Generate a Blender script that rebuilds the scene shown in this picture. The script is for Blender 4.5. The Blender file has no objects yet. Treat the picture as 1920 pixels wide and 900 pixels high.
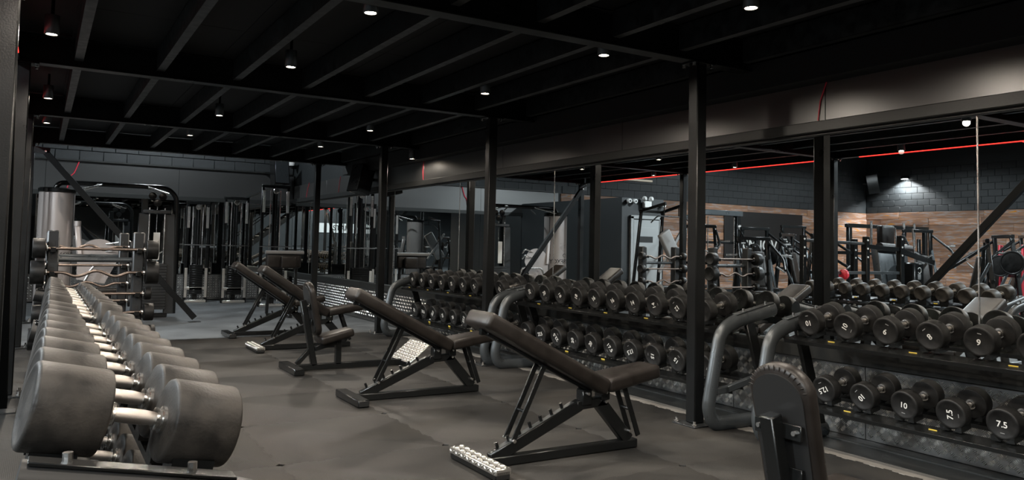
import bpy, bmesh, math, random
from mathutils import Vector, Matrix
random.seed(7)
PI = math.pi
sc = bpy.context.scene
COL = sc.collection

# ------------------------------------------------------------------ camera
# world: X towards the mirror wall (mirror face at X=0), Y along that wall away from the lens, Z up
FPX, YAW, PIT, ROL, CYPX = 1468.69, 0.5404, 0.0557, -0.0221, 381.94
CAM = Vector((-5.029, 0.0, 1.3))
_F = Vector((math.sin(YAW)*math.cos(PIT), math.cos(YAW)*math.cos(PIT), math.sin(PIT)))
_R = Vector((math.cos(YAW), -math.sin(YAW), 0)); _U = _R.cross(_F)
_R2 = _R*math.cos(ROL) - _U*math.sin(ROL); _U2 = _U*math.cos(ROL) + _R*math.sin(ROL)
cd = bpy.data.cameras.new('camera'); cam = bpy.data.objects.new('camera', cd); COL.objects.link(cam)
cam.matrix_world = Matrix(((_R2.x, _U2.x, -_F.x, CAM.x), (_R2.y, _U2.y, -_F.y, CAM.y), (_R2.z, _U2.z, -_F.z, CAM.z), (0, 0, 0, 1)))
cd.sensor_width = 36.0; cd.sensor_fit = 'HORIZONTAL'; cd.lens = FPX*36.0/1920.0
cd.shift_y = -(450.0-CYPX)/1920.0
cd.clip_start = 0.05; cd.clip_end = 200
sc.camera = cam

# ------------------------------------------------------------------ world, exposure
w = bpy.data.worlds.new('world'); sc.world = w; w.use_nodes = True
w.node_tree.nodes['Background'].inputs[0].default_value = (0.55, 0.6, 0.65, 1)
w.node_tree.nodes['Background'].inputs[1].default_value = 0.03
vs = sc.view_settings; vs.view_transform = 'Standard'; vs.look = 'None'; vs.gamma = 1.0; vs.exposure = 0.0
vs.use_curve_mapping = False
sc.cycles.max_bounces = 7; sc.cycles.glossy_bounces = 5; sc.cycles.diffuse_bounces = 3
sc.cycles.caustics_reflective = False; sc.cycles.caustics_refractive = False
sc.cycles.sample_clamp_indirect = 4.0
DOWN_W, HIGH_W, WALL_W = 84.0, 2400.0, 1000.0
WARM = (1.0, 0.89, 0.76); COOL = (0.86, 0.95, 1.0)

# ------------------------------------------------------------------ mesh helpers
class M:
    def __init__(s): s.v = []; s.f = []
    def add(s, vs, fs):
        o = len(s.v); s.v += [tuple(q) for q in vs]; s.f += [tuple(i+o for i in f) for f in fs]; return s
    def box(s, c, d, ch=0.0, R=None):
        hx, hy, hz = d[0]/2, d[1]/2, d[2]/2; c = Vector(c)
        if ch <= 0:
            vs = [Vector((x*hx, y*hy, z*hz)) for x in (-1, 1) for y in (-1, 1) for z in (-1, 1)]
            fs = [(0, 1, 3, 2), (4, 6, 7, 5), (0, 4, 5, 1), (2, 3, 7, 6), (0, 2, 6, 4), (1, 5, 7, 3)]
        else:
            ch = min(ch, hx*.9, hy*.9, hz*.9); vs = []; idx = {}
            for x in (-1, 1):
                for y in (-1, 1):
                    for z in (-1, 1):
                        for k, p in enumerate(((hx, hy-ch, hz-ch), (hx-ch, hy, hz-ch), (hx-ch, hy-ch, hz))):
                            idx[(x, y, z, k)] = len(vs); vs.append(Vector((x*p[0], y*p[1], z*p[2])))
            fs = []
            I = lambda x, y, z, k: idx[(x, y, z, k)]
            for q in (-1, 1):
                a = [I(q, -1, -1, 0), I(q, 1, -1, 0), I(q, 1, 1, 0), I(q, -1, 1, 0)]; fs.append(a if q > 0 else a[::-1])
                a = [I(-1, q, -1, 1), I(-1, q, 1, 1), I(1, q, 1, 1), I(1, q, -1, 1)]; fs.append(a if q > 0 else a[::-1])
                a = [I(-1, -1, q, 2), I(1, -1, q, 2), I(1, 1, q, 2), I(-1, 1, q, 2)]; fs.append(a if q > 0 else a[::-1])
                for r in (-1, 1):
                    a = [I(q, r, -1, 0), I(q, r, -1, 1), I(q, r, 1, 1), I(q, r, 1, 0)]; fs.append(a if q*r > 0 else a[::-1])
                    a = [I(q, -1, r, 0), I(q, 1, r, 0), I(q, 1, r, 2), I(q, -1, r, 2)]; fs.append(a if q*r > 0 else a[::-1])
                    a = [I(-1, q, r, 1), I(-1, q, r, 2), I(1, q, r, 2), I(1, q, r, 1)]; fs.append(a if q*r > 0 else a[::-1])
                    for t in (-1, 1):
                        a = [I(q, r, t, 0), I(q, r, t, 1), I(q, r, t, 2)]; fs.append(a if q*r*t > 0 else a[::-1])
        if R is not None: vs = [R @ q for q in vs]
        return s.add([q+c for q in vs], fs)
    def bar(s, p0, p1, wd, ht, ch=0.004, up=(0, 0, 1)):
        p0, p1 = Vector(p0), Vector(p1); d = p1-p0; L = d.length; d.normalize(); up = Vector(up)
        if abs(d.dot(up)) > .98: up = Vector((1, 0, 0)) if abs(d.x) < .9 else Vector((0, 1, 0))
        y = up.cross(d).normalized(); z = d.cross(y)
        R = Matrix((d, y, z)).transposed()
        return s.box((p0+p1)/2, (L, wd, ht), ch, R)
    def tube(s, pts, r, n=10, cap=True, ry=None, up=(0, 1, 0)):
        pts = [Vector(p) for p in pts]; k = len(pts); rs = r if isinstance(r, (list, tuple)) else [r]*k
        o = len(s.v); ref = None
        for i, p in enumerate(pts):
            t = (pts[min(i+1, k-1)]-pts[max(i-1, 0)]).normalized()
            if ref is None:
                ref = Vector(up)
                if abs(ref.dot(t)) > .95: ref = Vector((1, 0, 0)) if abs(t.x) < .9 else Vector((0, 0, 1))
            a = (ref-t*ref.dot(t)).normalized(); ref = a; b = t.cross(a)
            q = 1.0 if ry is None else ry
            for j in range(n):
                th = 2*PI*j/n; s.v.append(tuple(p+a*(math.cos(th)*rs[i]*q)+b*(math.sin(th)*rs[i])))
        for i in range(k-1):
            for j in range(n):
                s.f.append((o+i*n+j, o+i*n+(j+1) % n, o+(i+1)*n+(j+1) % n, o+(i+1)*n+j))
        if cap:
            s.f.append(tuple(o+j for j in range(n))[::-1]); s.f.append(tuple(o+(k-1)*n+j for j in range(n)))
        return s
    def cyl(s, p0, p1, r, n=16): return s.tube([p0, p1], r, n)
    def lathe(s, prof, n=28, axis='x', c=(0, 0, 0)):
        o = len(s.v); c = Vector(c)
        for (h, r) in prof:
            for j in range(n):
                t = 2*PI*j/n; a, b = r*math.cos(t), r*math.sin(t)
                p = {'x': (h, a, b), 'y': (b, h, a), 'z': (a, b, h)}[axis]
                s.v.append(tuple(Vector(p)+c))
        for i in range(len(prof)-1):
            for j in range(n):
                s.f.append((o+i*n+j, o+i*n+(j+1) % n, o+(i+1)*n+(j+1) % n, o+(i+1)*n+j))
        s.f.append(tuple(o+j for j in range(n))[::-1]); k = len(prof)-1
        s.f.append(tuple(o+k*n+j for j in range(n)))
        return s
    def prism(s, poly, t, fn, ch=0.0):
        # poly: 2D outline, thickness t along third axis, fn maps (a,b,h)->xyz ; ch rounds the rim
        n = len(poly); cx = sum(p[0] for p in poly)/n; cy = sum(p[1] for p in poly)/n
        lay = [(0.0, 0.0)] if ch <= 0 else []
        levels = [(-t/2, 0), (t/2, 0)] if ch <= 0 else [(-t/2, ch), (-t/2+ch*.3, ch*.3), (-t/2+ch, 0), (t/2-ch, 0), (t/2-ch*.3, ch*.3), (t/2, ch)]
        o = len(s.v)
        for h, ins in levels:
            for i, p in enumerate(poly):
                a, b = poly[i-1], poly[(i+1) % n]
                tx, ty = b[0]-a[0], b[1]-a[1]; L = math.hypot(tx, ty) or 1
                s.v.append(tuple(fn(p[0]-ty/L*ins, p[1]+tx/L*ins, h)))
        m = len(levels)
        for k in range(m-1):
            for i in range(n):
                s.f.append((o+k*n+i, o+k*n+(i+1) % n, o+(k+1)*n+(i+1) % n, o+(k+1)*n+i))
        s.f.append(tuple(o+i for i in range(n))[::-1]); s.f.append(tuple(o+(m-1)*n+i for i in range(n)))
        return s
    def mesh(s, name, mat, ang=0.7):
        me = bpy.data.meshes.new(name); me.from_pydata(s.v, [], s.f); me.validate()
        bm = bmesh.new(); bm.from_mesh(me); bmesh.ops.recalc_face_normals(bm, faces=bm.faces); bm.to_mesh(me); bm.free()
        me.polygons.foreach_set('use_smooth', [True]*len(me.polygons)); me.set_sharp_from_angle(angle=ang)
        if mat: me.materials.append(mat)
        return me

def link(name, data, parent=None, loc=(0, 0, 0), rot=(0, 0, 0)):
    o = bpy.data.objects.new(name, data); COL.objects.link(o); o.parent = parent; o.location = loc; o.rotation_euler = rot
    return o
def obj(name, m, mat, parent=None, loc=(0, 0, 0), rot=(0, 0, 0), ang=0.7):
    return link(name, m.mesh(name, mat, ang) if isinstance(m, M) else m, parent, loc, rot)
def tag(o, label, cat, group=None):
    o['label'] = label; o['category'] = cat
    if group: o['group'] = group
    return o
def thing(name, label, cat, loc=(0, 0, 0), rz=0.0, group=None):
    o = link(name, None, None, loc, (0, 0, rz)); o.empty_display_size = .1
    return tag(o, label, cat, group)
def struct(o, label=None):
    o['kind'] = 'structure'
    if label: o['label'] = label
    return o
def stuff(o): o['kind'] = 'stuff'; return o
def copy_tree(o, parent=None):
    c = o.copy(); COL.objects.link(c); c.parent = parent
    for ch in list(o.children): copy_tree(ch, c)
    return c
def arc(c, r, a0, a1, n, pl='xz', h=0):
    out = []
    for i in range(n+1):
        a = a0+(a1-a0)*i/n; u, v = c[0]+r*math.cos(a), c[1]+r*math.sin(a)
        out.append({'xz': (u, h, v), 'xy': (u, v, h), 'yz': (h, u, v)}[pl])
    return out
def fillet(pts, r, n=5):
    pts = [Vector(p) for p in pts]; out = [pts[0]]
    for i in range(1, len(pts)-1):
        a, b, c = pts[i-1], pts[i], pts[i+1]; u = (a-b); v = (c-b); rr = min(r, u.length*.48, v.length*.48)
        p, q = b+u.normalized()*rr, b+v.normalized()*rr
        for k in range(n+1):
            t = k/n; out.append(p*(1-t)**2+b*2*t*(1-t)+q*t*t)
    return out+[pts[-1]]
ORD = ['', 'first', 'second', 'third', 'fourth', 'fifth', 'sixth', 'seventh', 'eighth', 'ninth', 'tenth', 'eleventh', 'twelfth']

# ------------------------------------------------------------------ materials
def mat(name, col, rough=.5, metal=0.0, bump=0.0, bscale=200.0, var=0.0, vscale=6.0, spec=.5, rvar=0.0, emit=None, estr=0.0, col2=None, aniso=0.0):
    m = bpy.data.materials.new(name); m.use_nodes = True; nt = m.node_tree; N = nt.nodes; Lk = nt.links
    b = N['Principled BSDF']; b.inputs['Base Color'].default_value = (*col, 1); b.inputs['Roughness'].default_value = rough
    b.inputs['Metallic'].default_value = metal; b.inputs['Specular IOR Level'].default_value = spec
    if aniso: b.inputs['Anisotropic'].default_value = aniso
    if emit: b.inputs['Emission Color'].default_value = (*emit, 1); b.inputs['Emission Strength'].default_value = estr
    tc = N.new('ShaderNodeTexCoord')
    if var or rvar:
        n = N.new('ShaderNodeTexNoise'); n.inputs['Scale'].default_value = vscale; n.inputs['Detail'].default_value = 5
        Lk.new(tc.outputs['Object'], n.inputs['Vector'])
        if var:
            r = N.new('ShaderNodeMapRange'); r.inputs['From Min'].default_value = .3; r.inputs['From Max'].default_value = .7
            Lk.new(n.outputs['Fac'], r.inputs['Value'])
            mx = N.new('ShaderNodeMix'); mx.data_type = 'RGBA'
            mx.inputs['A'].default_value = (*[c*(1-var) for c in col], 1)
            mx.inputs['B'].default_value = (*(col2 or [c*(1+var) for c in col]), 1)
            Lk.new(r.outputs['Result'], mx.inputs['Factor']); Lk.new(mx.outputs['Result'], b.inputs['Base Color'])
        if rvar:
            r2 = N.new('ShaderNodeMapRange'); r2.inputs['From Min'].default_value = .3; r2.inputs['From Max'].default_value = .7
            r2.inputs['To Min'].default_value = max(.02, rough-rvar); r2.inputs['To Max'].default_value = rough+rvar
            Lk.new(n.outputs['Fac'], r2.inputs['Value']); Lk.new(r2.outputs['Result'], b.inputs['Roughness'])
    if bump:
        n2 = N.new('ShaderNodeTexNoise'); n2.inputs['Scale'].default_value = bscale; n2.inputs['Detail'].default_value = 3
        Lk.new(tc.outputs['Object'], n2.inputs['Vector'])
        bp = N.new('ShaderNodeBump'); bp.inputs['Strength'].default_value = bump; bp.inputs['Distance'].default_value = .01
        Lk.new(n2.outputs['Fac'], bp.inputs['Height']); Lk.new(bp.outputs['Normal'], b.inputs['Normal'])
    return m
K = {}
K['black'] = mat('black powder coat', (.0060, .0064, .0064), .24, 0, .03, 400, spec=.4)
K['column'] = mat('column paint', (.0058, .0062, .0064), .34, 0, .06, 120, rvar=.08, vscale=3, spec=.28)
K['steel'] = mat('dark galvanised steel', (.040, .042, .043), .40, .45, .10, 90, var=.4, vscale=14, rvar=.1)
K['deck'] = mat('black deck board', (.019, .0195, .020), .75, 0, spec=.3)
K['brace'] = mat('matt brace paint', (.004, .0042, .0043), .6, 0, spec=.12)
K['frame'] = mat('gunmetal rack paint', (.075, .083, .088), .30, .55, rvar=.05)
K['post'] = mat('dark grey post paint', (.018, .019, .020), .42, .2)
K['rubber'] = mat('urethane head', (.0075, .0076, .0075), .47, 0, .06, 220, var=.35, vscale=18, rvar=.08, col2=(.013, .0125, .012), spec=.28)
K['worn'] = mat('worn rubber head', (.022, .021, .020), .50, 0, .10, 130, var=.45, vscale=13, rvar=.1, col2=(.046, .041, .036), spec=.22)
K['wornbar'] = mat('worn brown bar', (.22, .175, .15), .38, 1.0, .1, 400)
K['chrome'] = mat('chrome', (.78, .76, .73), .22, 1.0, .05, 300, rvar=.08)
K['knurl'] = mat('knurled steel', (.50, .47, .44), .36, 1.0, .25, 900)
K['vinyl'] = mat('black brown vinyl', (.013, .0105, .0090), .36, 0, .10, 260, var=.25, vscale=9, rvar=.07, spec=.32)
K['tread'] = mat('aluminium tread plate', (.20, .20, .197), .42, 1.0, .08, 60, var=.25, vscale=5, rvar=.1)
K['lug'] = mat('polished tread bars', (.82, .82, .80), .32, 1.0)
K['treadbright'] = mat('bright tread plate', (.80, .78, .74), .30, 1.0, .05, 60)
K['mirror'] = mat('mirror glass', (.80, .825, .82), .003, 1.0)
K['header'] = mat('brushed dark panel', (.16, .16, .158), .33, .85)
K['trim'] = mat('black trim', (.022, .023, .022), .45, .2, .05, 80)
K['block'] = mat('painted block', (.018, .0205, .022), .62, 0, .35, 70, var=.2, vscale=9)
K['wallpaint'] = mat('dark wall paint', (.017, .020, .0215), .55, 0, .1, 60)
K['white'] = mat('white plastic', (.75, .75, .73), .4)
K['greydoor'] = mat('grey door', (.32, .33, .33), .45)
K['shroud'] = mat('silver shroud', (.52, .47, .45), .30, .55, .02, 20, rvar=.05, vscale=2)
K['print'] = mat('print white', (.62, .61, .58), .5)
K['printblack'] = mat('print black', (.012, .012, .012), .4)
K['yellow'] = mat('yellow sticker', (.75, .55, .08), .5)
K['red'] = mat('red paint', (.55, .03, .05), .4)
K['redcable'] = mat('red cable', (.60, .04, .07), .4, emit=(1, .04, .07), estr=.02)  # cable colour carries a faint added glow, though it is no lamp
K['led'] = mat('red led', (.8, .02, .02), .4, emit=(1.0, .035, .025), estr=3.5)
K['lamp'] = mat('lamp lens', (1, .9, .75), .3, emit=(1.0, .82, .60), estr=60.0)
K['lampcool'] = mat('cool lamp lens', (1, 1, 1), .3, emit=(.95, .98, 1.0), estr=30.0)
K['greyfloor'] = mat('grey rubber floor', (.085, .090, .093), .50, 0, .12, 300, var=.25, vscale=1.3, rvar=.1)
K['concrete'] = mat('bare concrete', (.15, .14, .125), .7, 0, .2, 50, var=.25, vscale=4)
K['greypad'] = mat('grey upholstery', (.20, .20, .20), .5)
K['tan'] = mat('tan plywood', (.42, .34, .26), .6)

def mat_floor():
    m = mat('black rubber mat', (.034, .032, .030), .5, spec=.22); nt = m.node_tree; N = nt.nodes; Lk = nt.links; b = N['Principled BSDF']
    g = N.new('ShaderNodeNewGeometry')
    n = N.new('ShaderNodeTexNoise'); n.inputs['Scale'].default_value = .75; n.inputs['Detail'].default_value = 8; n.inputs['Roughness'].default_value = .62; n.inputs['Distortion'].default_value = .8
    Lk.new(g.outputs['Position'], n.inputs['Vector'])
    r = N.new('ShaderNodeValToRGB'); e = r.color_ramp.elements
    e[0].position = .33; e[0].color = (.0085, .0088, .0088, 1); e[1].position = .68; e[1].color = (.050, .0465, .042, 1)
    Lk.new(n.outputs['Fac'], r.inputs['Fac'])
    n3 = N.new('ShaderNodeTexNoise'); n3.inputs['Scale'].default_value = 160; n3.inputs['Detail'].default_value = 2
    Lk.new(g.outputs['Position'], n3.inputs['Vector'])
    r3 = N.new('ShaderNodeMapRange'); r3.inputs['From Min'].default_value = .35; r3.inputs['From Max'].default_value = .65; r3.inputs['To Min'].default_value = .75; r3.inputs['To Max'].default_value = 1.25
    Lk.new(n3.outputs['Fac'], r3.inputs['Value'])
    mx = N.new('ShaderNodeMix'); mx.data_type = 'RGBA'; mx.blend_type = 'MULTIPLY'; mx.inputs['Factor'].default_value = 1
    Lk.new(r.outputs['Color'], mx.inputs['A']); Lk.new(r3.outputs['Result'], mx.inputs['B']); Lk.new(mx.outputs['Result'], b.inputs['Base Color'])
    v = N.new('ShaderNodeTexVoronoi'); v.inputs['Scale'].default_value = 110; v.inputs['Randomness'].default_value = 0.0
    Lk.new(g.outputs['Position'], v.inputs['Vector'])
    bp = N.new('ShaderNodeBump'); bp.inputs['Strength'].default_value = .30; bp.inputs['Distance'].default_value = .004
    Lk.new(v.outputs['Distance'], bp.inputs['Height']); Lk.new(bp.outputs['Normal'], b.inputs['Normal'])
    n4 = N.new('ShaderNodeMapRange'); n4.inputs['To Min'].default_value = .42; n4.inputs['To Max'].default_value = .66
    Lk.new(n.outputs['Fac'], n4.inputs['Value']); Lk.new(n4.outputs['Result'], b.inputs['Roughness'])
    return m
K['mat'] = mat_floor()
def mat_wood():
    m = mat('weathered plank', (.2, .14, .1), .6); nt = m.node_tree; N = nt.nodes; Lk = nt.links; b = N['Principled BSDF']
    tc = N.new('ShaderNodeTexCoord'); oi = N.new('ShaderNodeObjectInfo')
    mp = N.new('ShaderNodeMapping'); mp.inputs['Scale'].default_value = (1.2, 1.2, 9)
    ad = N.new('ShaderNodeVectorMath'); ad.operation = 'ADD'; sca = N.new('ShaderNodeVectorMath'); sca.operation = 'SCALE'; sca.inputs['Scale'].default_value = 37
    Lk.new(oi.outputs['Random'], sca.inputs[0]); Lk.new(tc.outputs['Object'], ad.inputs[0]); Lk.new(sca.outputs[0], ad.inputs[1]); Lk.new(ad.outputs[0], mp.inputs['Vector'])
    n = N.new('ShaderNodeTexNoise'); n.inputs['Scale'].default_value = 1.6; n.inputs['Detail'].default_value = 6; Lk.new(mp.outputs[0], n.inputs['Vector'])
    r = N.new('ShaderNodeValToRGB'); e = r.color_ramp.elements
    e[0].position = .30; e[0].color = (.17, .125, .11, 1); e[1].position = .72; e[1].color = (.48, .22, .07, 1)
    x = e.new(.5); x.color = (.27, .175, .13, 1); x = e.new(.62); x.color = (.27, .245, .24, 1)
    Lk.new(n.outputs['Fac'], r.inputs['Fac'])
    hv = N.new('ShaderNodeHueSaturation'); hv.inputs['Saturation'].default_value = 1.45; mr = N.new('ShaderNodeMapRange'); mr.inputs['To Min'].default_value = .6; mr.inputs['To Max'].default_value = 1.35
    Lk.new(oi.outputs['Random'], mr.inputs['Value']); Lk.new(mr.outputs['Result'], hv.inputs['Value']); Lk.new(r.outputs['Color'], hv.inputs['Color'])
    Lk.new(hv.outputs['Color'], b.inputs['Base Color'])
    return m
K['wood'] = mat_wood()

# ================================================================== THE SETTING
XL = -5.215          # left column line
XR = -0.734          # right column line
CY = [1.18, 4.409, 7.638, 10.867, 14.096]
YF = 18.35           # far wall
XW = -21.5           # left wall of the hall
YB = -8.0            # wall behind the lens
BEAM = 2.75; DECK = 3.0; HALL = 5.6

# floor slab with rubber mats in the weights area
flo = struct(obj('floor', M().box((XW/2, (YF+YB)/2, -.052), (-XW+.4, YF-YB+.4, .08)), K['greyfloor']))
def puzzle():
    pts = []; n = 11; S = 1.0; t = .012
    def side(ax, ay, dx, dy, sgn):
        nx, ny = dy, -dx
        for i in range(n):
            u = (i+.5)/n*S; o = t*sgn*(1 if i % 2 == 0 else -1)
            for (q, k) in ((u-.018, 0), (u-.026, 1), (u+.026, 1), (u+.018, 0)):
                pts.append((ax+dx*q+nx*o*k, ay+dy*q+ny*o*k))
    side(0, 0, 1, 0, 1); side(1, 0, 0, 1, 1); side(1, 1, -1, 0, -1); side(0, 1, 0, -1, -1)
    return pts
TS = 1.0717
_pz = [(x*TS, y*TS) for x, y in puzzle()]
mat_me = M().prism(_pz, .012, lambda a, b, h: (a, b, h), .0012).mesh('rubber_mat', K['mat'])
for i in range(6):
    for j in range(-6, 6):
        link('rubber_mat', mat_me, flo, (-.55-TS*(i+1), 4.67+TS*j, -.006))
# bare floor strip along the mirror wall
obj('floor_strip', M().box((-.475, 4.8, -.0065), (.13, 12.6, .009), .002), K['concrete'], flo)

obj('edge_mat', M().box((-.20, 4.8, -.007), (.40, 12.6, .008), .002), K['trim'], flo)
# hall walls and roof
wl = struct(obj('wall_left', M().box((XW-.1, (YF+YB)/2, HALL/2), (.16, YF-YB, HALL)), K['wallpaint']))
wf = struct(obj('wall_far', M().box((XW/2, YF+.1, HALL/2), (-XW+.3, .16, HALL)), K['wallpaint']))
wb = struct(obj('wall_back', M().box((XW/2, YB-.1, HALL/2), (-XW+.3, .16, HALL)), K['wallpaint']))
wr = struct(obj('wall_right', M().box((.12, (YF+YB)/2, HALL/2), (.16, YF-YB, HALL)), K['wallpaint']))
struct(obj('ceiling', M().box((XW/2, (YF+YB)/2, HALL+.05), (-XW+.4, YF-YB+.4, .1)), K['deck']))

# mezzanine deck boards overhead
dk = struct(obj('trim_1', M().box(((XL-.1)/2, (14.2+YB)/2, DECK+.07), (-XL+.1, 14.2-YB, .1)), K['deck'], ), 'black mezzanine deck over the weights area')
bmsh = M().box((0, 0, 0), (1.196, 2.396, .012), .002).mesh('deck_board', K['deck'])
for i in range(4):
    for j in range(9):
        link('deck_board', bmsh, dk, (-.68-1.2*i, YB+1.3+2.4*j, DECK+.006))

# steel columns
def column(x, y, nm):
    e = link('column', None, None, (x, y, 0)); struct(e, nm)
    obj('shaft', M().box((0, 0, BEAM/2+.006), (.1, .1, BEAM-.014), .008), K['column'], e)
    obj('base_plate', M().box((0, 0, .006), (.24, .24, .012), .002), K['steel'], e)
    obj('cap_plate', M().box((0, 0, BEAM-.007), (.22, .16, .012), .002), K['black'], e)
    bm_ = M().cyl((0, 0, 0), (0, 0, .035), .011, 8).cyl((0, 0, .004), (0, 0, .016), .019, 6).mesh('bolt', K['chrome'])
    for sx in (-1, 1):
        for sy in (-1, 1): link('bolt', bm_, e, (sx*.095, sy*.095, .012))
    b2 = M().cyl((0, 0, 0), (0, 0, -.022), .013, 6).mesh('cap_bolt', K['chrome'])
    for sx in (-1, 1):
        for sy in (-.5, .5): link('cap_bolt', b2, e, (sx*.09, sy*.11, BEAM-.013))
    return e
nn = ['nearest', 'second', 'third', 'fourth', 'fifth']
for k, y in enumerate(CY):
    if k > 0: column(XR, y, f'black square steel column beside the mirror racks, {nn[k-1]} from the lens')
    column(XL, y, f'black square steel column on the left line, {nn[k]} from the lens')
# main beams (I sections) across the room
for k, y in enumerate([CY[0]-3.229*2, CY[0]-3.229]+CY):
    m = M().box(((XL)/2, y, BEAM+.006), (-XL+.16, .125, .012), .002).box((XL/2, y, BEAM+.125), (-XL+.16, .012, .23)).box((XL/2, y, DECK-.008), (-XL+.16, .125, .012), .002)
    struct(obj('ceiling_beam', m, K['column']), 'black steel beam crossing under the deck')
# edge beam on the left line
m = M().box((XL-.075, 3.1, BEAM+.006), (.09, 22.0, .012), .002).box((XL-.115, 3.1, BEAM+.125), (.012, 22.0, .24)).box((XL-.075, 3.1, DECK-.008), (.09, 22.0, .012))
struct(obj('edge_beam', m, K['column']), 'black channel along the open edge of the deck')
# purlins: lipped channels between the beams
for x in [-4.82, -4.18, -3.53, -2.88, -2.24, -1.60, -.97, -.30]:
    ys = [CY[0]-3.229*2, CY[0]-3.229]+CY
    for a, b in zip(ys[:-1], ys[1:]):
        L = b-a-.16; yc = (a+b)/2
        m = M().box((0, 0, 2.802), (.066, L, .003)).box((-.0315, 0, 2.895), (.003, L, .19)).box((0, 0, 2.988), (.066, L, .003)).box((.0315, 0, 2.811), (.003, L, .018))
        struct(obj('ceiling_purlin', m, K['steel'], None, (x, yc, 0)), 'grey lipped steel purlin under the deck')

# ---- mirror wall
SEAM = [2.70+2.37*k for k in range(-4, 7)]+[YF]
SEAM[-2] = 2.70+2.37*6
for a, b in zip(SEAM[:-1], SEAM[1:]):
    obj('mirror_panel', M().box((.012, (a+b)/2, 1.415), (.024, b-a-.006, 1.60), .0015), K['mirror'], wr)
# seam strips (thin dull metal joint cover)
for y in SEAM[1:-1]:
    obj('mirror_joint', M().box((-.0015, y, 1.415), (.005, .008, 1.58)), K['chrome'], wr)
# tread plate dado: plates with raised bars
def lugs(W_, H_, five):
    m = M(); p = .047 if five else .050; hh = .0055 if five else .0085; nx = int(W_/p); nz = int(H_/p)
    for i in range(nx):
        for j in range(nz):
            cy = (i+.5)*W_/nx-W_/2; cz = (j+.5)*H_/nz-H_/2; sg = 1 if (i+j) % 2 else -1
            ks = (-1, -.5, 0, .5, 1) if five else (0,)
            for q in ks:
                dy, dz = math.sqrt(.5), sg*math.sqrt(.5)
                if five: L, wd, off = .0190*(1-.25*abs(q)), .0031, q*.0195
                else: L, wd, off = .020, .0095, 0
                oy, oz = cy-dz*off, cz+dy*off
                pts = [(oy-dy*L, oz-dz*L), (oy-dz*wd, oz+dy*wd), (oy+dy*L, oz+dz*L), (oy+dz*wd, oz-dy*wd)]
                o = len(m.v); m.v += [(0, a, b) for a, b in pts]+[(-hh, oy-dy*L*.5, oz-dz*L*.5), (-hh, oy+dy*L*.5, oz+dz*L*.5)]
                m.f += [(o, o+1, o+4), (o+1, o+2, o+5, o+4), (o+2, o+3, o+5), (o+3, o, o+4, o+5)]
    return m
PW = 1.22
lug5 = lugs(PW-.02, .47, True).mesh('raised_bars', K['lug'], .3); lug1 = lugs(PW-.02, .47, False).mesh('raised_bars', K['lug'], .3)
platem = M().box((0, 0, 0), (.012, PW-.004, .505), .001).mesh('tread_plate', K['tread'])
k = 0; y = -1.4
while y < YF-.3:
    p = link('tread_plate', platem, wr, (-.006, y+PW/2, .265))
    stuff(link('raised_bars', lug5 if y < 9 else lug1, p, (-.006, 0, 0)))
    y += PW
struct(obj('trim_2', M().box((-.022, 8.4, .572), (.06, 20.0, .105), .006), K['trim']), 'black capping rail between tread plate and mirror')
struct(obj('baseboard_right', M().box((-.075, 8.4, -.001), (.14, 20.0, .022), .006), K['trim']), 'black kerb under the tread plate wall')
# header panels above the mirror
y = -1.0; i = 0
while y < YF-.2:
    obj('header_panel', M().box((-.012, y+1.2, 2.45), (.02, 2.394, .30), .001), K['header'], wr); y += 2.4
struct(obj('trim_3', M().box((-.035, 8.4, 2.258), (.075, 20.0, .082), .005).box((-.015, 8.4, 2.208), (.035, 20.0, .02), .003), K['trim']), 'black rail along the top of the mirrors')
struct(obj('trim_4', M().box((-.10, 6.2, 2.70), (.20, 16.2, .22), .004), K['deck']), 'black ledger above the header panels')

# ---- far wall : blocks, header, mirror, dado
blk = M().box((0, 0, 0), (.432, .03, .212), .006).mesh('block', K['block'])
for r in range(4):
    for c in range(17):
        x = -.24-.44*c-(.22 if r % 2 else 0)
        if x > -7.5: link('block', blk, wf, (x, YF+.008, 2.985+.222*r))
obj('header_rail', M().box((-3.75, YF-.03, 2.885), (7.4, .06, .035), .004), K['trim'], wf)
for c in range(3): obj('header_panel', M().box((-1.25-2.5*c, YF-.005, 2.56), (2.494, .02, .62), .001), K['header'], wf)
obj('mirror_rail', M().box((-3.75, YF-.025, 2.205), (7.4, .06, .09), .005), K['trim'], wf)
for c in range(3): obj('mirror_panel', M().box((-1.25-2.5*c, YF+.008, 1.37), (2.494, .02, 1.60), .001), K['mirror'], wf)
for c in range(6):
    p = obj('tread_plate', M().box((0, 0, 0), (PW-.004, .012, .54), .001), K['tread'], wf, (-.63-PW*c, YF-.002, .28))
    stuff(link('raised_bars', lug1, p, (0, -.006, 0), (0, 0, PI/2)))

# ---- closet block with a grey door in the hall (seen in the mirror)
CX0, CX1, CYF = -7.56, -6.30, 14.0
cl = struct(obj('wall_closet', M().box(((CX0+CX1)/2, (CYF+YF)/2, 1.25), (CX1-CX0, YF-CYF-.02, 2.5), .004), K['wallpaint']))
d = struct(link('door_1', None, None, (-6.99, CYF-.02, 0)))
obj('leaf', M().box((0, -.012, 1.0), (.76, .04, 2.0), .004), K['greydoor'], d)
fr = M().box((-.43, -.01, 1.04), (.08, .06, 2.08), .004).box((.43, -.01, 1.04), (.08, .06, 2.08), .004).box((0, -.01, 2.06), (.94, .06, .08), .004)
obj('door_frame', fr, K['greydoor'], d)
obj('panel', M().box((0, -.034, 1.45), (.5, .012, .75), .006), K['greydoor'], d)
obj('notice', M().box((.02, -.042, 1.55), (.40, .004, .14)), K['printblack'], d)
hb = M().tube(fillet([(-.33, -.03, 1.0), (-.33, -.085, 1.0), (-.21, -.085, 1.0)], .02), .01)
obj('handle', hb, K['chrome'], d)

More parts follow.
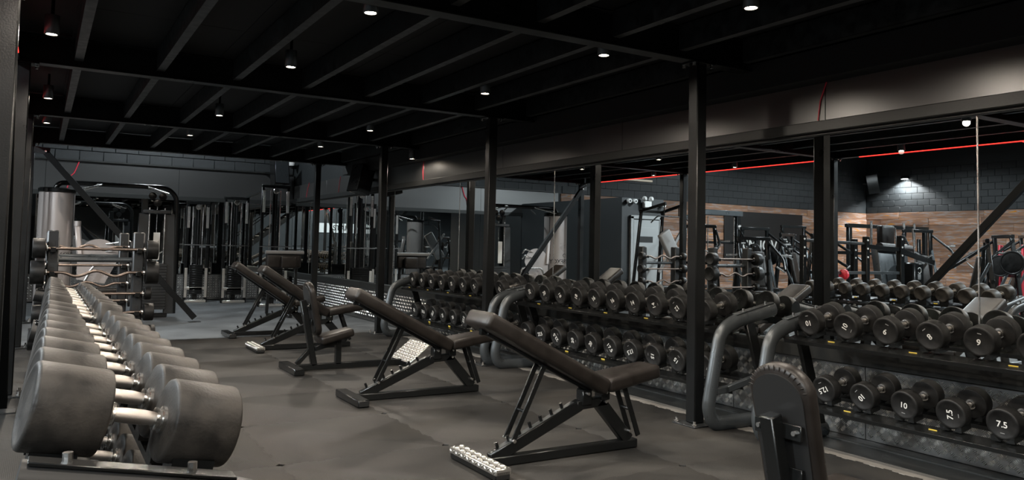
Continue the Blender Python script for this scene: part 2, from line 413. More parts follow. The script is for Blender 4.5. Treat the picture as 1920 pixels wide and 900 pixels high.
# ---- planks on the hall walls
PZ0, PH, NR = .10, .23, 12
def planks(wall, along, p0, p1, fix):
    for r in range(NR):
        u = p0+random.uniform(-1.6, 0)
        while u < p1:
            L = random.choice((1.8, 2.4, 3.0)); a, b = max(u, p0), min(u+L, p1); u += L
            if b-a < .15: continue
            t = random.uniform(.018, .028); c = (a+b)/2; z = PZ0+PH*(r+.5)
            dims = (b-a-.005, t*2, PH-.006) if along == 'x' else (t*2, b-a-.005, PH-.006)
            loc = (c, fix-t, z) if along == 'x' else (fix+t, c, z)
            obj('plank', M().box((0, 0, 0), dims, .003), K['wood'], wall, loc)
planks(wf, 'x', XW, CX0-.03, YF+.012)
planks(wl, 'y', 6.0, YF-.03, XW-.016)
# painted blocks above the planks round the wall lamp
for r in range(7):
    for c in range(14):
        y = YF-.25-.44*c-(.22 if r % 2 else 0)
        link('block', blk, wl, (XW-.018, y, 2.98+.222*r), (0, 0, PI/2))
mstf = M()
for r in range(7):
    for c in range(14, 40):
        y = YF-.25-.44*c-(.22 if r % 2 else 0)
        if y > YB: mstf.box((XW-.018, y, 2.98+.222*r), (.03, .432, .212))
stuff(obj('block_courses', mstf, K['block'], wl))
mstf = M()
for r in range(7):
    for c in range(0, 31):
        x = CX0-.3-.44*c-(.22 if r % 2 else 0)
        if x > XW+.25: mstf.box((x, YF+.008, 2.98+.222*r), (.432, .03, .212))
stuff(obj('block_courses', mstf, K['block'], wf))
GZ = -.012          # top of the grey floor outside the mats

# ================================================================== LIGHT FITTINGS
def downlight(x, y, z, label, power=None, vis=True):
    t = thing('downlight', label, 'light', (x, y, z), 0, 'surface downlights under the deck')
    obj('housing', M().lathe([(.075, .040), (.078, .047), (-.055, .048), (-.060, .044), (-.060, .037), (-.048, .036)][::-1], 24, 'z'), K['frame'], t)
    obj('lens', M().lathe([(-.054, .0355), (-.050, .0357)], 20, 'z'), K['lamp'], t)
    obj('mount', M().cyl((0, 0, .07), (0, 0, DECK-z-.001), .012, 8), K['black'], t)
    ld = bpy.data.lights.new('lamp', 'SPOT'); ld.energy = power or DOWN_W; ld.color = WARM; ld.spot_size = math.radians(167); ld.spot_blend = .45; ld.shadow_soft_size = .035
    lo = link('lamp', ld, t, (0, 0, -.075))
    return t
LX = [-5.03, -3.33, -1.50]; LY = [-2.6, -.2, 1.55, 3.19, 4.60, 6.42, 9.43, 11.49]
sidew = ['above the left column line', 'over the middle of the floor', 'near the right columns']
roww = ['far behind the lens', 'behind the lens', 'just over the lens', 'before the nearest beam', 'just past the nearest beam', 'ahead of the second beam', 'ahead of the third beam', 'just past the third beam']
for j, y in enumerate(LY):
    for i, x in enumerate(LX):
        downlight(x, y, 2.80, f'small warm downlight {sidew[i]}, {roww[j]}')
# small lamp on the ledger over the mirror rail
downlight(-.27, 10.9, 2.66, 'small warm downlight hanging against the mirror wall header', 18)
# red LED strip on the deck edge, one run per bay
for k in range(len(CY)-1):
    a, b = CY[k]+.16, CY[k+1]-.42
    o = obj('led_strip', M().box((XL-.034, (a+b)/2, BEAM-.006), (.012, b-a, .010), .002), K['led'])
    tag(o, f'red LED strip on the deck edge, {nn[k]} bay from the lens', 'light strip', 'red LED strips on the deck edge')
    ld = bpy.data.lights.new('glow', 'AREA'); ld.shape = 'RECTANGLE'; ld.size = .02; ld.size_y = b-a; ld.energy = .15; ld.color = (1, .03, .03)
    link('glow', ld, o, (XL-.034, (a+b)/2, BEAM-.016), (0, 0, 0))
o = obj('led_strip', M().bar((XL-.034, 4.98, BEAM-.012), (XL-.034, 4.78, BEAM-.10), .010, .012), K['led'])
tag(o, 'short slanting red LED piece hanging below the deck edge strip', 'light strip')
# hall fittings; those by the planks are unseen lamps added to brighten them
for k, (x, y, pw) in enumerate([(-9.5, 3.0, 1), (-9.5, 10.5, 1), (-15.5, 4.0, 1), (-14.0, 10.0, .7), (-9.5, -4.0, 1), (-3.0, 16.2, .30), (-18.3, 15.2, .22), (-13.2, 15.6, .22), (-18.5, 9.0, .35)]):
    wh = ['over the racks by the deck', 'in front of the closet', 'over the plate machines', 'over the press machines', 'far behind the lens', 'beyond the deck by the far mirror', 'added to brighten the plank corner', 'added to brighten the planks by the banner', 'added to brighten the plank side wall'][k]
    t = thing('high_bay_light', f'round black high bay lamp {wh}', 'light', (x, y, 4.9), 0, 'high bay lamps in the hall')
    obj('housing', M().lathe([(-.09, .24), (-.085, .25), (.06, .21), (.09, .08), (.20, .06)], 28, 'z'), K['black'], t)
    obj('lens', M().lathe([(-.098, .22), (-.091, .222)], 24, 'z'), K['lampcool'], t)
    obj('cable', M().cyl((0, 0, .2), (0, 0, HALL-4.9), .008, 6), K['black'], t)
    ld = bpy.data.lights.new('lamp', 'SPOT'); ld.energy = HIGH_W*pw; ld.color = COOL; ld.spot_size = math.radians(168); ld.spot_blend = .3; ld.shadow_soft_size = .2
    link('lamp', ld, t, (0, 0, -.12))
t = thing('wall_lamp', 'white wall lamp shining down the dark block wall', 'light', (XW+.01, 16.75, 4.06))
obj('housing', M().box((.06, 0, .05), (.14, .26, .10), .02), K['black'], t)
obj('lens', M().box((.085, 0, -.008), (.10, .20, .012), .003), K['lampcool'], t)
ld = bpy.data.lights.new('lamp', 'SPOT'); ld.energy = WALL_W; ld.color = (.95, .98, 1); ld.spot_size = math.radians(140); ld.spot_blend = .4; ld.shadow_soft_size = .06
link('lamp', ld, t, (.12, 0, -.03), (0, math.radians(10), 0))

# diagonal braces of the left column line
def brace(p0, p1, label):
    t = thing('steel_brace', label, 'brace', (p0[0], p0[1], 0)); q = lambda p: (p[0]-p0[0], p[1]-p0[1], p[2])
    obj('bar', M().bar(q(p0), q(p1), .07, .09, .004), K['brace'], t)
    d = Vector((p1[0]-p0[0], p1[1]-p0[1], 0)).normalized()
    obj('top_bracket', M().bar(Vector(q(p0))-d*.16+Vector((0, 0, .045)), Vector(q(p0))+d*.05+Vector((0, 0, .02)), .02, .10, .003), K['column'], t)
    obj('bolt', M().cyl(Vector(q(p0))+Vector((d.y*.06, -d.x*.06, .02)), Vector(q(p0))-Vector((d.y*.06, -d.x*.06, -.02)), .016, 8), K['chrome'], t)
    obj('foot_plate', M().box(Vector(q(p1))+Vector((0, 0, .004-p1[2]+(GZ if p1[1] > 11.1 else 0))), (.18, .16, .01), .002), K['steel'], t)
brace((XL, CY[1]+.26, 2.50), (XL+.0, 6.95, .06), 'black diagonal steel brace behind the nearest left column')
brace((XL+.2, CY[4]-.28, 2.58), (-2.84, 13.52, .05), 'long black diagonal brace in front of the silver shroud')

# ================================================================== DUMBBELLS AND RACKS
FT = {}
def text_mesh(txt, size, mat_, key=None, depth=.0006):
    k = (txt, size, mat_.name)
    if k in FT: return FT[k]
    c = bpy.data.curves.new('txt', 'FONT'); c.body = txt; c.size = size; c.align_x = 'CENTER'; c.align_y = 'CENTER'; c.extrude = depth; c.offset = size*.012
    o = bpy.data.objects.new('txt', c); COL.objects.link(o)
    dg = bpy.context.evaluated_depsgraph_get(); me = bpy.data.meshes.new_from_object(o.evaluated_get(dg))
    bpy.data.objects.remove(o); bpy.data.curves.remove(c); me.materials.clear(); me.materials.append(mat_); me.name = 'number_'+txt
    FT[k] = me; return me
HM = {}
dash_me = M().box((0, 0, 0), (.0012, .022, .004)).mesh('maker_mark', K['greypad'])
def head_mesh(r, t, mk):
    k = (r, t, mk)
    if k not in HM:
        b = .006 if mk == 'rubber' else .008
        HM[k] = M().lathe([(-t/2, r-.012-b), (-t/2-.0015, r-.010-b), (-t/2-.0015, r-b), (-t/2+b*.3, r-b*.3), (-t/2+b, r), (t/2-b, r), (t/2-b*.3, r-b*.3), (t/2, r-b), (t/2, r*.5)], 32, 'x').mesh('head', K[mk], .9)
    return HM[k]
def dumbbell(loc, num, r, t, grip, label, group, tilt, face=-1, mk='rubber', hr=.016, mirror_text=True):
    e = thing('dumbbell', label, 'dumbbell', loc, 0 if face < 0 else PI, group)
    e.rotation_mode = 'XYZ'; e.rotation_euler = (0, -tilt, 0) if face < 0 else (0, -tilt-.03, PI+.11)
    L = grip/2+t/2
    roll = random.uniform(-PI, PI)
    for s in (-1, 1):
        h = link('head', head_mesh(r, t, mk), e, (s*L, 0, 0), (roll, 0, 0 if s < 0 else PI))
        if num:
            # number on the outer face of the head
            o = link('number', text_mesh(num, round(r*.55, 4), K['print']), h, (-t/2-.0022, 0, 0), (PI/2, 0, -PI/2))
            link('maker_mark', dash_me, h, (-t/2-.0022, 0, -r*.55))
    k = ('grip', grip, hr)
    if k not in HM:
        HM[k] = M().tube([(-grip/2+.012, 0, 0), (-grip/2+.03, 0, 0), (-grip*.15, 0, 0), (grip*.15, 0, 0), (grip/2-.03, 0, 0), (grip/2-.012, 0, 0)], [hr*.93, hr*.95, hr*1.06, hr*1.06, hr*.95, hr*.93], 16).mesh('handle', K['knurl'])
        HM[('col', hr)] = M().lathe([(-.014, hr*1.7), (-.012, hr*1.85), (-.004, hr*1.85), (-.002, hr*1.4), (.004, hr*1.4), (.006, hr*1.6), (.012, hr*1.6), (.014, hr*1.2)], 16, 'x').mesh('collar', K['chrome'])
    link('handle', HM[k], e)
    for s in (-1, 1): link('collar', HM[('col', hr)], e, (s*(grip/2-.012), 0, 0), (0, 0, 0 if s < 0 else PI))
    return e
TILT = .19
# rack built with the wall side at local +x, front at -x, running along local y from 0 to L
def rack(name, label, x, y0, L, face, mk='frame', dz=0.0):
    e = thing(name, label, 'rack', (x, y0 if face < 0 else y0+L, 0), 0 if face < 0 else PI, 'two-tier dumbbell racks')
    prof = [(-.12, 0, .045), (-.76, 0, .045), (-.82, 0, .16), (-.70, 0, .73+dz), (-.56, 0, .805+dz), (-.13, 0, .892+dz)]
    fm = M().tube(fillet(prof, .14, 6), .054, 16, True, .74).mesh('side_frame', K[mk])
    lm = M().bar((-.40, 0, .80+dz), (-.17, 0, .075), .035, .09, .006).mesh('rear_leg', K['black'])
    am = M().bar((-.66, 0, .305+dz), (-.27, 0, .385+dz), .04, .05, .006).mesh('tier_arm', K[mk])
    am2 = M().bar((-.78, 0, .30+dz), (-.62, 0, .312+dz), .04, .05, .006).mesh('arm_bracket', K[mk])
    sl = M().box((0, 0, 0), (.10, .012, .006)).mesh('foot_slot', K['chrome'])
    bl = M().cyl((0, -.03, 0), (0, .03, 0), .010, 8).mesh('bolt', K['chrome'])
    for yy in (.05, L-.05):
        f = link('side_frame', fm, e, (0, yy, 0))
        for q in ((-.46, .871+dz), (-.22, .919+dz)): link('bolt', bl, f, (q[0], 0, q[1]), (PI/2, 0, 0))
        obj('top_plate', M().bar((-.55, 0, .859+dz), (-.15, 0, .940+dz), .055, .008, .002), K[mk] if mk == 'frame' else K['black'], f)
        link('rear_leg', lm, e, (0, yy, 0)); link('tier_arm', am, e, (0, yy, 0)); link('arm_bracket', am2, e, (0, yy, 0))
    for (zf, nmt) in ((.742+dz, 'upper_tray'), (.310+dz, 'lower_tray')):
        m = M()
        R = Matrix.Rotation(-TILT, 3, 'Y')
        def P(u, h): return Vector((-.36, L/2, zf+.032))+R @ Vector((u, 0, h))
        for u in (-.155, .12):
            m.box(P(u, -.012), (.115, L-.11, .006), .001, R); m.box(P(u-.056, -.022), (.006, L-.11, .026), .001, R); m.box(P(u+.056, -.020), (.006, L-.11, .022), .001, R)
        obj(nmt, m, K['black'], e)
    return e
sadm = M()
for s in (-1, 1):
    sadm.prism([(0, 0), (.05*s, 0), (.05*s, .030), (.035*s, .030)][::s], .10, lambda a, b, h: (h, a+.012*s, b), 0)
sad = sadm.mesh('saddle', K['black'])
sad2 = M().prism([(-.062, .03), (-.05, -.055), (.05, -.055), (.062, .03), (.046, .03), (.014, .004), (-.014, .004), (-.046, .03)], .10, lambda a, b, h: (h, a, b), 0).mesh('saddle', K['black'])
tagm = M().box((0, 0, 0), (.003, .05, .012)).mesh('yellow_tag', K['yellow'])
def fill_rack(e, rk, ys, zc, xc, nums, r, t, grip, tier, mk='rubber', hr=.016, facing=-1):
    """ys in world; dumbbells lie on saddles of the rack e"""
    n = len(ys)
    for i, yw in enumerate(ys):
        xw = xc
        lab = f'worn black dumbbell, {ORD[i+1]} from near end, {tier} tier of {rk}'
        if nums and nums[i]: lab = f'black dumbbell marked {nums[i]}, {ORD[i+1]} from near end, {tier} tier of {rk}'
        rr, tt = (r[i], t[i]) if isinstance(r, list) else (r, t)
        dumbbell((xw, yw, zc), nums[i] if nums else '', rr, tt, grip, lab, 'dumbbells on the racks', TILT, facing, mk, hr)
        # saddles and tag belong to the rack
        R = Matrix.Rotation(-TILT, 3, 'Y'); L = grip/2+tt/2
        for s in (-1, 1):
            p = Vector((xw, yw, zc))+(R if facing < 0 else Matrix.Rotation(TILT, 3, 'Y')) @ Vector((s*L, 0, -rr-.006))
            q = e.matrix_basis.inverted() @ p
            o = link('saddle', sad if mk == 'rubber' else sad2, e, q, (0, -TILT, 0))
        if i % 2 == 0:
            p = Vector((xw, yw+.10, zc))+(R if facing < 0 else Matrix.Rotation(TILT, 3, 'Y')) @ Vector((facing*(L+.062), 0, -rr-.020))
            q = e.matrix_basis.inverted() @ p
            o = link('yellow_tag', tagm, e, q, (0, -TILT, 0)); o['label'] = 'small yellow weight sticker'

rkA = rack('dumbbell_rack', 'gunmetal two-tier dumbbell rack nearest on the mirror wall', 0, .72, 3.06, -1, 'frame', -.016)
rkB = rack('dumbbell_rack', 'gunmetal two-tier dumbbell rack behind the nearest column', 0, 4.14, 3.22, -1, 'frame', -.022)
rkC = rack('dumbbell_rack', 'gunmetal two-tier dumbbell rack farthest along the mirror wall', 0, 7.50, 3.02, -1, 'frame', -.034)
bpy.context.view_layer.update()
P_ = .2835
ysA = [3.568-P_*k for k in range(10)][::-1]
fill_rack(rkA, 'the nearest mirror rack', ysA, .857, -.36, ['2', '3', '4', '5', '6', '6', '8', '9', '10', '10'], .088, .072, .15, 'upper')
ysA2 = [3.449-P_*k for k in range(10)][::-1]
fill_rack(rkA, 'the nearest mirror rack', ysA2, .425, -.36, ['2.5', '2.5', '5', '5', '7.5', '7.5', '7.5', '10', '10', '12.5'], .088, .072, .15, 'lower')
ysB = [7.121-P_*k for k in range(10)][::-1]
fill_rack(rkB, 'the middle mirror rack', ysB, .860, -.36, ['10', '12', '14', '14', '16', '16', '18', '18', '20', '20'], .097, .078, .15, 'upper')
ysB2 = [7.19-.292*k for k in range(10)][::-1]
fill_rack(rkB, 'the middle mirror rack', ysB2, .432, -.36, ['15', '15', '15', '17.5', '17.5', '20', '20', '22.5', '22.5', '25'], .097, .080, .15, 'lower')
ysC = [7.756+.306*k for k in range(9)]
fill_rack(rkC, 'the farthest mirror rack', ysC, .850, -.36, ['22', '22', '24', '24', '26', '26', '28', '28', '30'], .099, .082, .15, 'upper')
ysC2 = [7.72+.298*k for k in range(9)]
fill_rack(rkC, 'the farthest mirror rack', ysC2, .430, -.36, ['25', '25', '27.5', '27.5', '30', '30', '32.5', '32.5', '35'], .099, .084, .15, 'lower')

# heavy row on the left, running past the lens
rkD = rack('dumbbell_rack', 'dark grey dumbbell rack beside the lens with heavy round dumbbells', -5.18, 1.80, 3.02, 1, 'post', -.085)
rkE = rack('dumbbell_rack', 'dark grey dumbbell rack on the left behind the heavy row', -5.18, 4.86, 3.02, 1, 'post', -.085)
bpy.context.view_layer.update()
ysD = [2.17+.284*k for k in range(9)]; ysE = [5.06+.284*k for k in range(10)]
rD = [.104-.0008*k for k in range(9)]; tD = [.165-.005*k for k in range(9)]
rE = [.096-.0015*k for k in range(10)]; tE = [.118-.004*k for k in range(10)]
fill_rack(rkD, 'the rack beside the lens', ysD, .86, -4.81, None, rD, tD, .145, 'upper', 'worn', .018, 1)
fill_rack(rkD, 'the rack beside the lens', ysD, .43, -4.79, None, [.092]*9, [.10]*9, .145, 'lower', 'worn', .018, 1)
fill_rack(rkE, 'the left rear rack', ysE, .86, -4.81, None, rE, tE, .145, 'upper', 'worn', .018, 1)
fill_rack(rkE, 'the left rear rack', ysE, .43, -4.79, None, [.085]*10, [.09]*10, .145, 'lower', 'worn', .018, 1)

# ================================================================== BENCHES
def cushion(L, W, T, r=.03, taper=1.0, seg=3):
    bm = bmesh.new(); bmesh.ops.create_cube(bm, size=1.0)
    for v in bm.verts:
        k = taper if v.co.x > 0 else 1.0
        v.co = Vector((v.co.x*L, v.co.y*W*k, v.co.z*T))
    bmesh.ops.bevel(bm, geom=[e for e in bm.edges], offset=r, segments=seg, profile=.55, affect='EDGES')
    bm.verts.ensure_lookup_table(); m = M(); m.v = [tuple(v.co) for v in bm.verts]; m.f = [tuple(v.index for v in f.verts) for f in bm.faces]; bm.free()
    return m
def tread_cover(L, W, H, p=.035):
    """a small folded tread plate cover, long in y, with raised lugs on top and the outer side"""
    m = M().box((0, 0, 0), (W, L, H), .003); n = int(L/p); q = max(2, int(W/p))
    for i in range(n):
        for j in range(q):
            y = (i+.5)*L/n-L/2; x = (j+.5)*W/q-W/2; sg = 1 if (i+j) % 2 else -1
            R = Matrix.Rotation(sg*PI/4, 3, 'Z'); m.box((x, y, H/2+.002), (.030, .012, .012), .004, R)
        R = Matrix.Rotation((1 if i % 2 else -1)*PI/4, 3, 'X'); m.box((-W/2, (i+.5)*L/n-L/2, 0), (.010, .026, .011), .004, R)
    return m
def incline_bench(loc, label, top=(-.60, .885), plated=False, rz=0.0):
    """origin under the hinge line, x runs to the mirror; foot bar at x=-.56"""
    e = thing('incline_bench', label, 'bench', loc, rz, 'adjustable incline benches in a row')
    bot = Vector((.29, 0, .425)); tp = Vector((top[0], 0, top[1])); d = (tp-bot); L = d.length; d.normalize()
    ang = math.atan2(d.z, -d.x); c = (tp+bot)/2
    R = Matrix.Rotation(ang, 4, 'Y')
    bk = cushion(L, .29, .102, .030); o = obj('back_pad', bk, K['vinyl'], e, c, (0, ang, 0), 1.0)
    nrm = Vector((d.z, 0, -d.x)); nrm = nrm if nrm.z > 0 else -nrm
    sp = M().bar(bot+d*.06-nrm*.055, tp-d*.10-nrm*.055, .05, .03, .004).box(tp-d*.07-nrm*.055, (.03, .035, .05), .003)
    obj('back_spine', sp, K['black'], e)
    obj('seat_pad', cushion(.46, .29, .09, .028, .74), K['vinyl'], e, (.515, 0, .470), (0, math.radians(-8), 0), 1.0)
    obj('rail', M().bar((-.49, 0, .045), (.155, 0, .315), .05, .075, .006).bar((.12, 0, .312), (.36, 0, .325), .055, .06, .006), K['black'], e)
    notch = M().bar((-.44, 0, .105), (.10, 0, .332), .04, .008, .001); obj('notch_plate', notch, K['steel'], e)
    pg = M().cyl((0, 0, 0), (-.014, 0, .034), .0105, 10).mesh('peg', K['black'])
    for i in range(7):
        t = i/6; link('peg', pg, e, (-.44+.46*t, 0, .108+.193*t))
    st = tp*.46+bot*.54-nrm*.06; sb = Vector((-.36, 0, .150))
    for s in (-1, 1): obj('strut', M().bar(st+Vector((0, s*.045, 0)), sb+Vector((0, s*.045, 0)), .012, .032, .002), K['black'], e)
    obj('strut_rung', M().cyl(sb*.62+st*.38+Vector((0, -.05, 0)), sb*.62+st*.38+Vector((0, .05, 0)), .010, 8), K['black'], e)
    obj('strut_pin', M().cyl(sb+Vector((0, -.065, 0)), sb+Vector((0, .065, 0)), .011, 10), K['chrome'], e)
    obj('pivot_bracket', M().box((.19, 0, .36), (.075, .075, .10), .006), K['black'], e)
    obj('seat_bracket', M().box((.335, 0, .375), (.07, .08, .085), .006), K['black'], e)
    bl = M().cyl((0, -.052, 0), (0, .052, 0), .010, 8).mesh('bolt', K['chrome'])
    for q in ((.19, .385), (.335, .385), (.33, .325), (.53, .12)): link('bolt', bl, e, (q[0], 0, q[1]))
    obj('rear_leg', M().bar((.30, 0, .325), (.545, 0, .055), .055, .085, .006), K['black'], e)
    for s in (-1, 1): obj('seat_strut', M().bar((.475, s*.045, .42), (.60, s*.045, .085), .012, .035, .002), K['black'], e)
    obj('seat_rung', M().cyl((.54, -.05, .26), (.54, .05, .26), .012, 8), K['black'], e)
    obj('base_beam', M().box((.03, 0, .032), (1.16, .065, .055), .005), K['black'], e)
    obj('foot_bar', M().box((-.565, 0, .032), (.095, .56, .058), .006), K['black'], e)
    if plated:
        o = obj('foot_cover', tread_cover(.57, .10, .035), K['treadbright'], e, (-.565, 0, .052)); o['label'] = 'bright tread plate cover on the foot bar'
    cp = M().box((0, 0, 0), (.085, .006, .045), .002).mesh('end_cap', K['printblack'])
    for s in (-1, 1): link('end_cap', cp, e, (-.565, s*.282, .032))
    return e
BX = -2.20
incline_bench((BX, 4.085, 0), 'nearest incline bench with bright tread plate on its foot bar', (-.60, .885), True)
incline_bench((BX, 6.27, 0), 'incline bench with plain black foot bar in mid floor', (-.60, .90))
incline_bench((BX, 9.68, 0), 'steep incline bench with tread plate foot behind the upright bench', (-.53, .985), True)
incline_bench((BX, 11.22, GZ+.012), 'farthest incline bench with plain black foot bar', (-.53, .985))

def upright_bench(loc, label, plate=True):
    e = thing('utility_bench', label, 'bench', loc, 0, 'upright utility benches')
    # local x: post near x=-.40
    W, H = .27, .56; pts = []
    for i in range(17): a = PI*i/16; pts.append((W/2*math.cos(a), H/2-W/2*.8+W/2*.8*math.sin(a)))
    for i in range(9): a = PI+PI*i/8; pts.append((W/2*.96*math.cos(a), -H/2+.09+.09*math.sin(a)))
    bp = M().prism(pts, .062, lambda a, b, h: (h, a, b), .018)
    lean = math.atan2(.17, .80)
    bo = obj('back_pad', bp, K['vinyl'], e, (-.405, 0, .625), (0, -lean, 0), 1.2)
    # pleats stapled round the back rim
    pl = M()
    for i in range(1, 16):
        a = PI*i/16; cx, cz = (W/2-.012)*math.cos(a), H/2-W/2*.8+(W/2*.8-.012)*math.sin(a)
        Rr = Matrix.Rotation(-a, 3, 'X'); pl.box((-.030, cx, cz), (.004, .020, .004), .001, Matrix.Rotation(a, 3, 'X'))
    obj('pleat', pl, K['vinyl'], bo)
    obj('back_board', M().prism([(p[0]*.84, p[1]*.88) for p in pts], .006, lambda a, b, h: (h-.0335, a, b), 0), K['printblack'], bo)
    obj('post', M().bar((-.37, 0, .05), (-.508, 0, .715), .06, .06, .005), K['black'], e)
    bc = obj('bracket', M().box((-.466, 0, .66), (.012, .21, .055), .002), K['black'], e)
    obj('bracket', M().box((-.430, 0, .50), (.012, .16, .05), .002), K['black'], e)
    bl = M().cyl((-.014, 0, 0), (0, 0, 0), .009, 8).mesh('bolt', K['chrome'])
    for s in (-1, 1): link('bolt', bl, bc, (-.470, s*.08, .66))
    obj('seat_pad', cushion(.36, .28, .085, .028, .8), K['vinyl'], e, (-.16, 0, .345), (0, math.radians(-13), 0), 1.0)
    obj('seat_post', M().bar((-.12, 0, .05), (-.12, 0, .31), .06, .06, .005).bar((-.37, 0, .22), (-.10, 0, .29), .05, .05, .005), K['black'], e)
    obj('base_beam', M().box((.03, 0, .038), (1.15, .06, .06), .005), K['black'], e)
    obj('gusset', M().bar((-.55, 0, .07), (-.41, 0, .22), .045, .045, .004), K['black'], e)
    obj('foot_bar', M().box((-.60, 0, .035), (.10, .60, .065), .006), K['black'], e)
    if plate:
        o = obj('foot_plate', tread_cover(.52, .30, .012), K['treadbright'], e, (.70, 0, .145), (0, math.radians(-38), 0)); o['label'] = 'bright tread plate footrest'
        obj('rear_foot', M().box((.60, 0, .03), (.06, .4, .05), .005), K['black'], e)
    return e
upright_bench((BX, 7.97, 0), 'upright utility bench with a tread plate footrest in mid floor')
upright_bench((BX-.02, 1.98, 0), 'upright utility bench at the lower right, seen from behind')

# ================================================================== BARBELL RACKS
def barbell(e_label, x, y, z, L, kind, r, t, lx=1):
    e = thing('fixed_barbell', e_label, 'barbell', (x, y, z), 0, 'fixed barbells on the racks')
    n = 24; pts = []
    for i in range(n+1):
        u = -L/2+L*i/n; a = abs(u)/(L/2)
        zz = 0 if kind == 'straight' else (.028*math.cos(a*PI*2.6)-.012 if a < .62 else 0)
        pts.append((u, 0, zz))
    obj('bar', M().tube(pts, .015, 10), K['wornbar'], e)
    for s in (-1, 1):
        link('head', head_mesh(r, t, 'rubber'), e, (s*(L/2+t/2), 0, 0), (0, 0, 0 if s < 0 else PI))
        obj('collar', M().lathe([(-.012, .024), (-.008, .027), (.008, .027), (.012, .022)], 14, 'x'), K['chrome'], e, (s*(L/2-.012), 0, 0))
    return e
def barbell_rack(y, label, tname, tiers, dirn=1):
    e = thing('barbell_rack', label, 'rack', (-4.53, y, GZ if y > 11.1 else 0), 0, 'upright barbell racks')
    z0 = e.location.z
    pm = M().box((0, 0, .69), (.105, .13, 1.36), .012).mesh('post', K['post'])
    hm = M().box((0, 0, 0), (.004, .05, .035), .004).mesh('slot', K['printblack'])
    for s in (-1, 1):
        p = link('post', pm, e, (s*.385, 0, 0))
        for k in range(9): link('slot', M().box((0, -.066, 0), (.032, .004, .045), .001).mesh('slot', K['printblack']), p, (0, 0, .2+.13*k))
        obj('foot', M().box((s*.385, -.02, .03), (.09, .75, .06), .008), K['frame'], e)
    for zz in (1.08, .25): obj('cross_tube', M().cyl((-.36, .02, zz), (.36, .02, zz), .026, 14), K['frame'], e)
    for k, (z, kind, r, t) in enumerate(tiers):
        for s in (-1, 1): obj('hook', M().box((s*.385, -.10, z-.028), (.05, .11, .016), .003).box((s*.385, -.148, z-.012), (.05, .012, .04), .003), K['black'], e)
        barbell(f'fixed {kind} barbell, {ORD[k+1]} from the top of {tname}', -4.53, y-.105, z+z0, .90, kind, r, t)
    return e
barbell_rack(9.05, 'upright rack of fixed barbells behind the heavy dumbbell row', 'the nearer barbell rack',
             [(1.19, 'straight', .098, .11), (.955, 'cambered', .115, .12), (.74, 'straight', .064, .06), (.55, 'cambered', .090, .09), (.31, 'straight', .108, .11)])
barbell_rack(10.75, 'upright rack of fixed barbells in front of the silver shroud', 'the farther barbell rack',
             [(1.20, 'cambered', .070, .07), (.975, 'straight', .080, .08), (.76, 'cambered', .070, .07), (.55, 'straight', .075, .08), (.33, 'cambered', .085, .09)])

# ================================================================== MACHINES AT THE FAR END
def wrap_text(txt, size, R_, a0, z, mk):
    """lettering bent round a vertical cylinder of radius R_, centred on angle a0"""
    src = text_mesh(txt, size, K[mk]); me = src.copy()
    for v in me.vertices:
        a = a0+v.co.x/R_; rr = R_+.002+v.co.z
        v.co = (rr*math.cos(a), rr*math.sin(a), z+v.co.y)
    return me
def swirl(R_, a0, z, s, mk):
    m = M(); n = 40; o = 0
    for i in range(n+1):
        t = i/n; th = math.radians(-150+400*t)*1.0; wd = s*(.02+.16*math.sin(PI*t)**1.2); r1 = s*(.62-.20*t)
        for q in (-.5, .5):
            rr = r1+q*wd; u, v = rr*1.25*math.cos(th)-s*.1*(t > .9), rr*.8*math.sin(th); a = a0+u/R_
            m.v.append(((R_+.002)*math.cos(a), (R_+.002)*math.sin(a), z+v))
    m.f = [(2*i, 2*i+1, 2*i+3, 2*i+2) for i in range(n)]
    return m
t = thing('multi_gym', 'large cable machine with a silver cylindrical shroud and pull-up bars', 'gym machine', (-4.83, 14.52, GZ))
SR = .255
sh = obj('shroud', M().lathe([(.0, SR), (.03, SR+.004), (2.02, SR), (2.03, SR-.01)], 48, 'z'), K['shroud'], t); sh['label'] = 'tall silver cylindrical shroud with black lettering'
obj('shroud_rim', M().lathe([(2.03, SR-.01), (2.035, SR+.014), (2.085, SR+.016), (2.10, SR-.005)], 48, 'z'), K['black'], sh)
for a0 in (math.radians(-20), math.radians(-112)):
    link('lettering', wrap_text('CYBEX', .135, SR, a0, 1.02, 'printblack'), sh); obj('emblem', swirl(SR, a0, 1.16, .085, 'printblack'), K['printblack'], sh)
obj('seam_strip', M().box((0, -SR-.001, 1.0), (.012, .006, 2.0)), K['frame'], sh, (0, 0, 0), (0, 0, math.radians(65)))
bt = fillet([(-.05, 0, 2.0), (.0, 0, 2.19), (.35, 0, 2.20), (1.62, 0, 2.20), (1.78, 0, 2.05), (1.80, 0, .06)], .16, 6)
obj('boom', M().tube(bt, .04, 14), K['black'], t)
for x0, sg in ((.52, -1), (.52, 1), (1.35, -1), (1.35, 1)):
    obj('pull_up_handle', M().tube(fillet([(x0, 0, 2.20), (x0+(.12 if x0 < 1 else -.05), sg*.12, 2.19), (x0+(-.25 if x0 < 1 else .25), sg*.42, 2.07)], .06), .015, 10), K['chrome'], t)
obj('upright', M().box((1.30, .12, 1.0), (.10, .10, 2.0), .01), K['black'], t)
for x in (1.36, 1.60): obj('guide_rod', M().cyl((x, -.06, .12), (x, -.06, 1.85), .013, 10), K['chrome'], t)
wsx = M()
for k in range(16): wsx.box((1.48, -.02, .16+.048*k), (.36, .16, .0465), .004)
o = stuff(obj('weight_stack', wsx, K['post'], t))
obj('stack_label', M().box((1.48, -.104, 1.20), (.10, .004, .46)), K['print'], t)
for s in (-1, 1): obj('stack_cover', M().bar((1.48+s*.24, -.02, .06), (1.48+s*.20, -.02, 1.75), .05, .16, .008), K['post'], t)
obj('stack_top', M().box((1.48, -.02, 1.78), (.44, .18, .06), .01), K['post'], t)
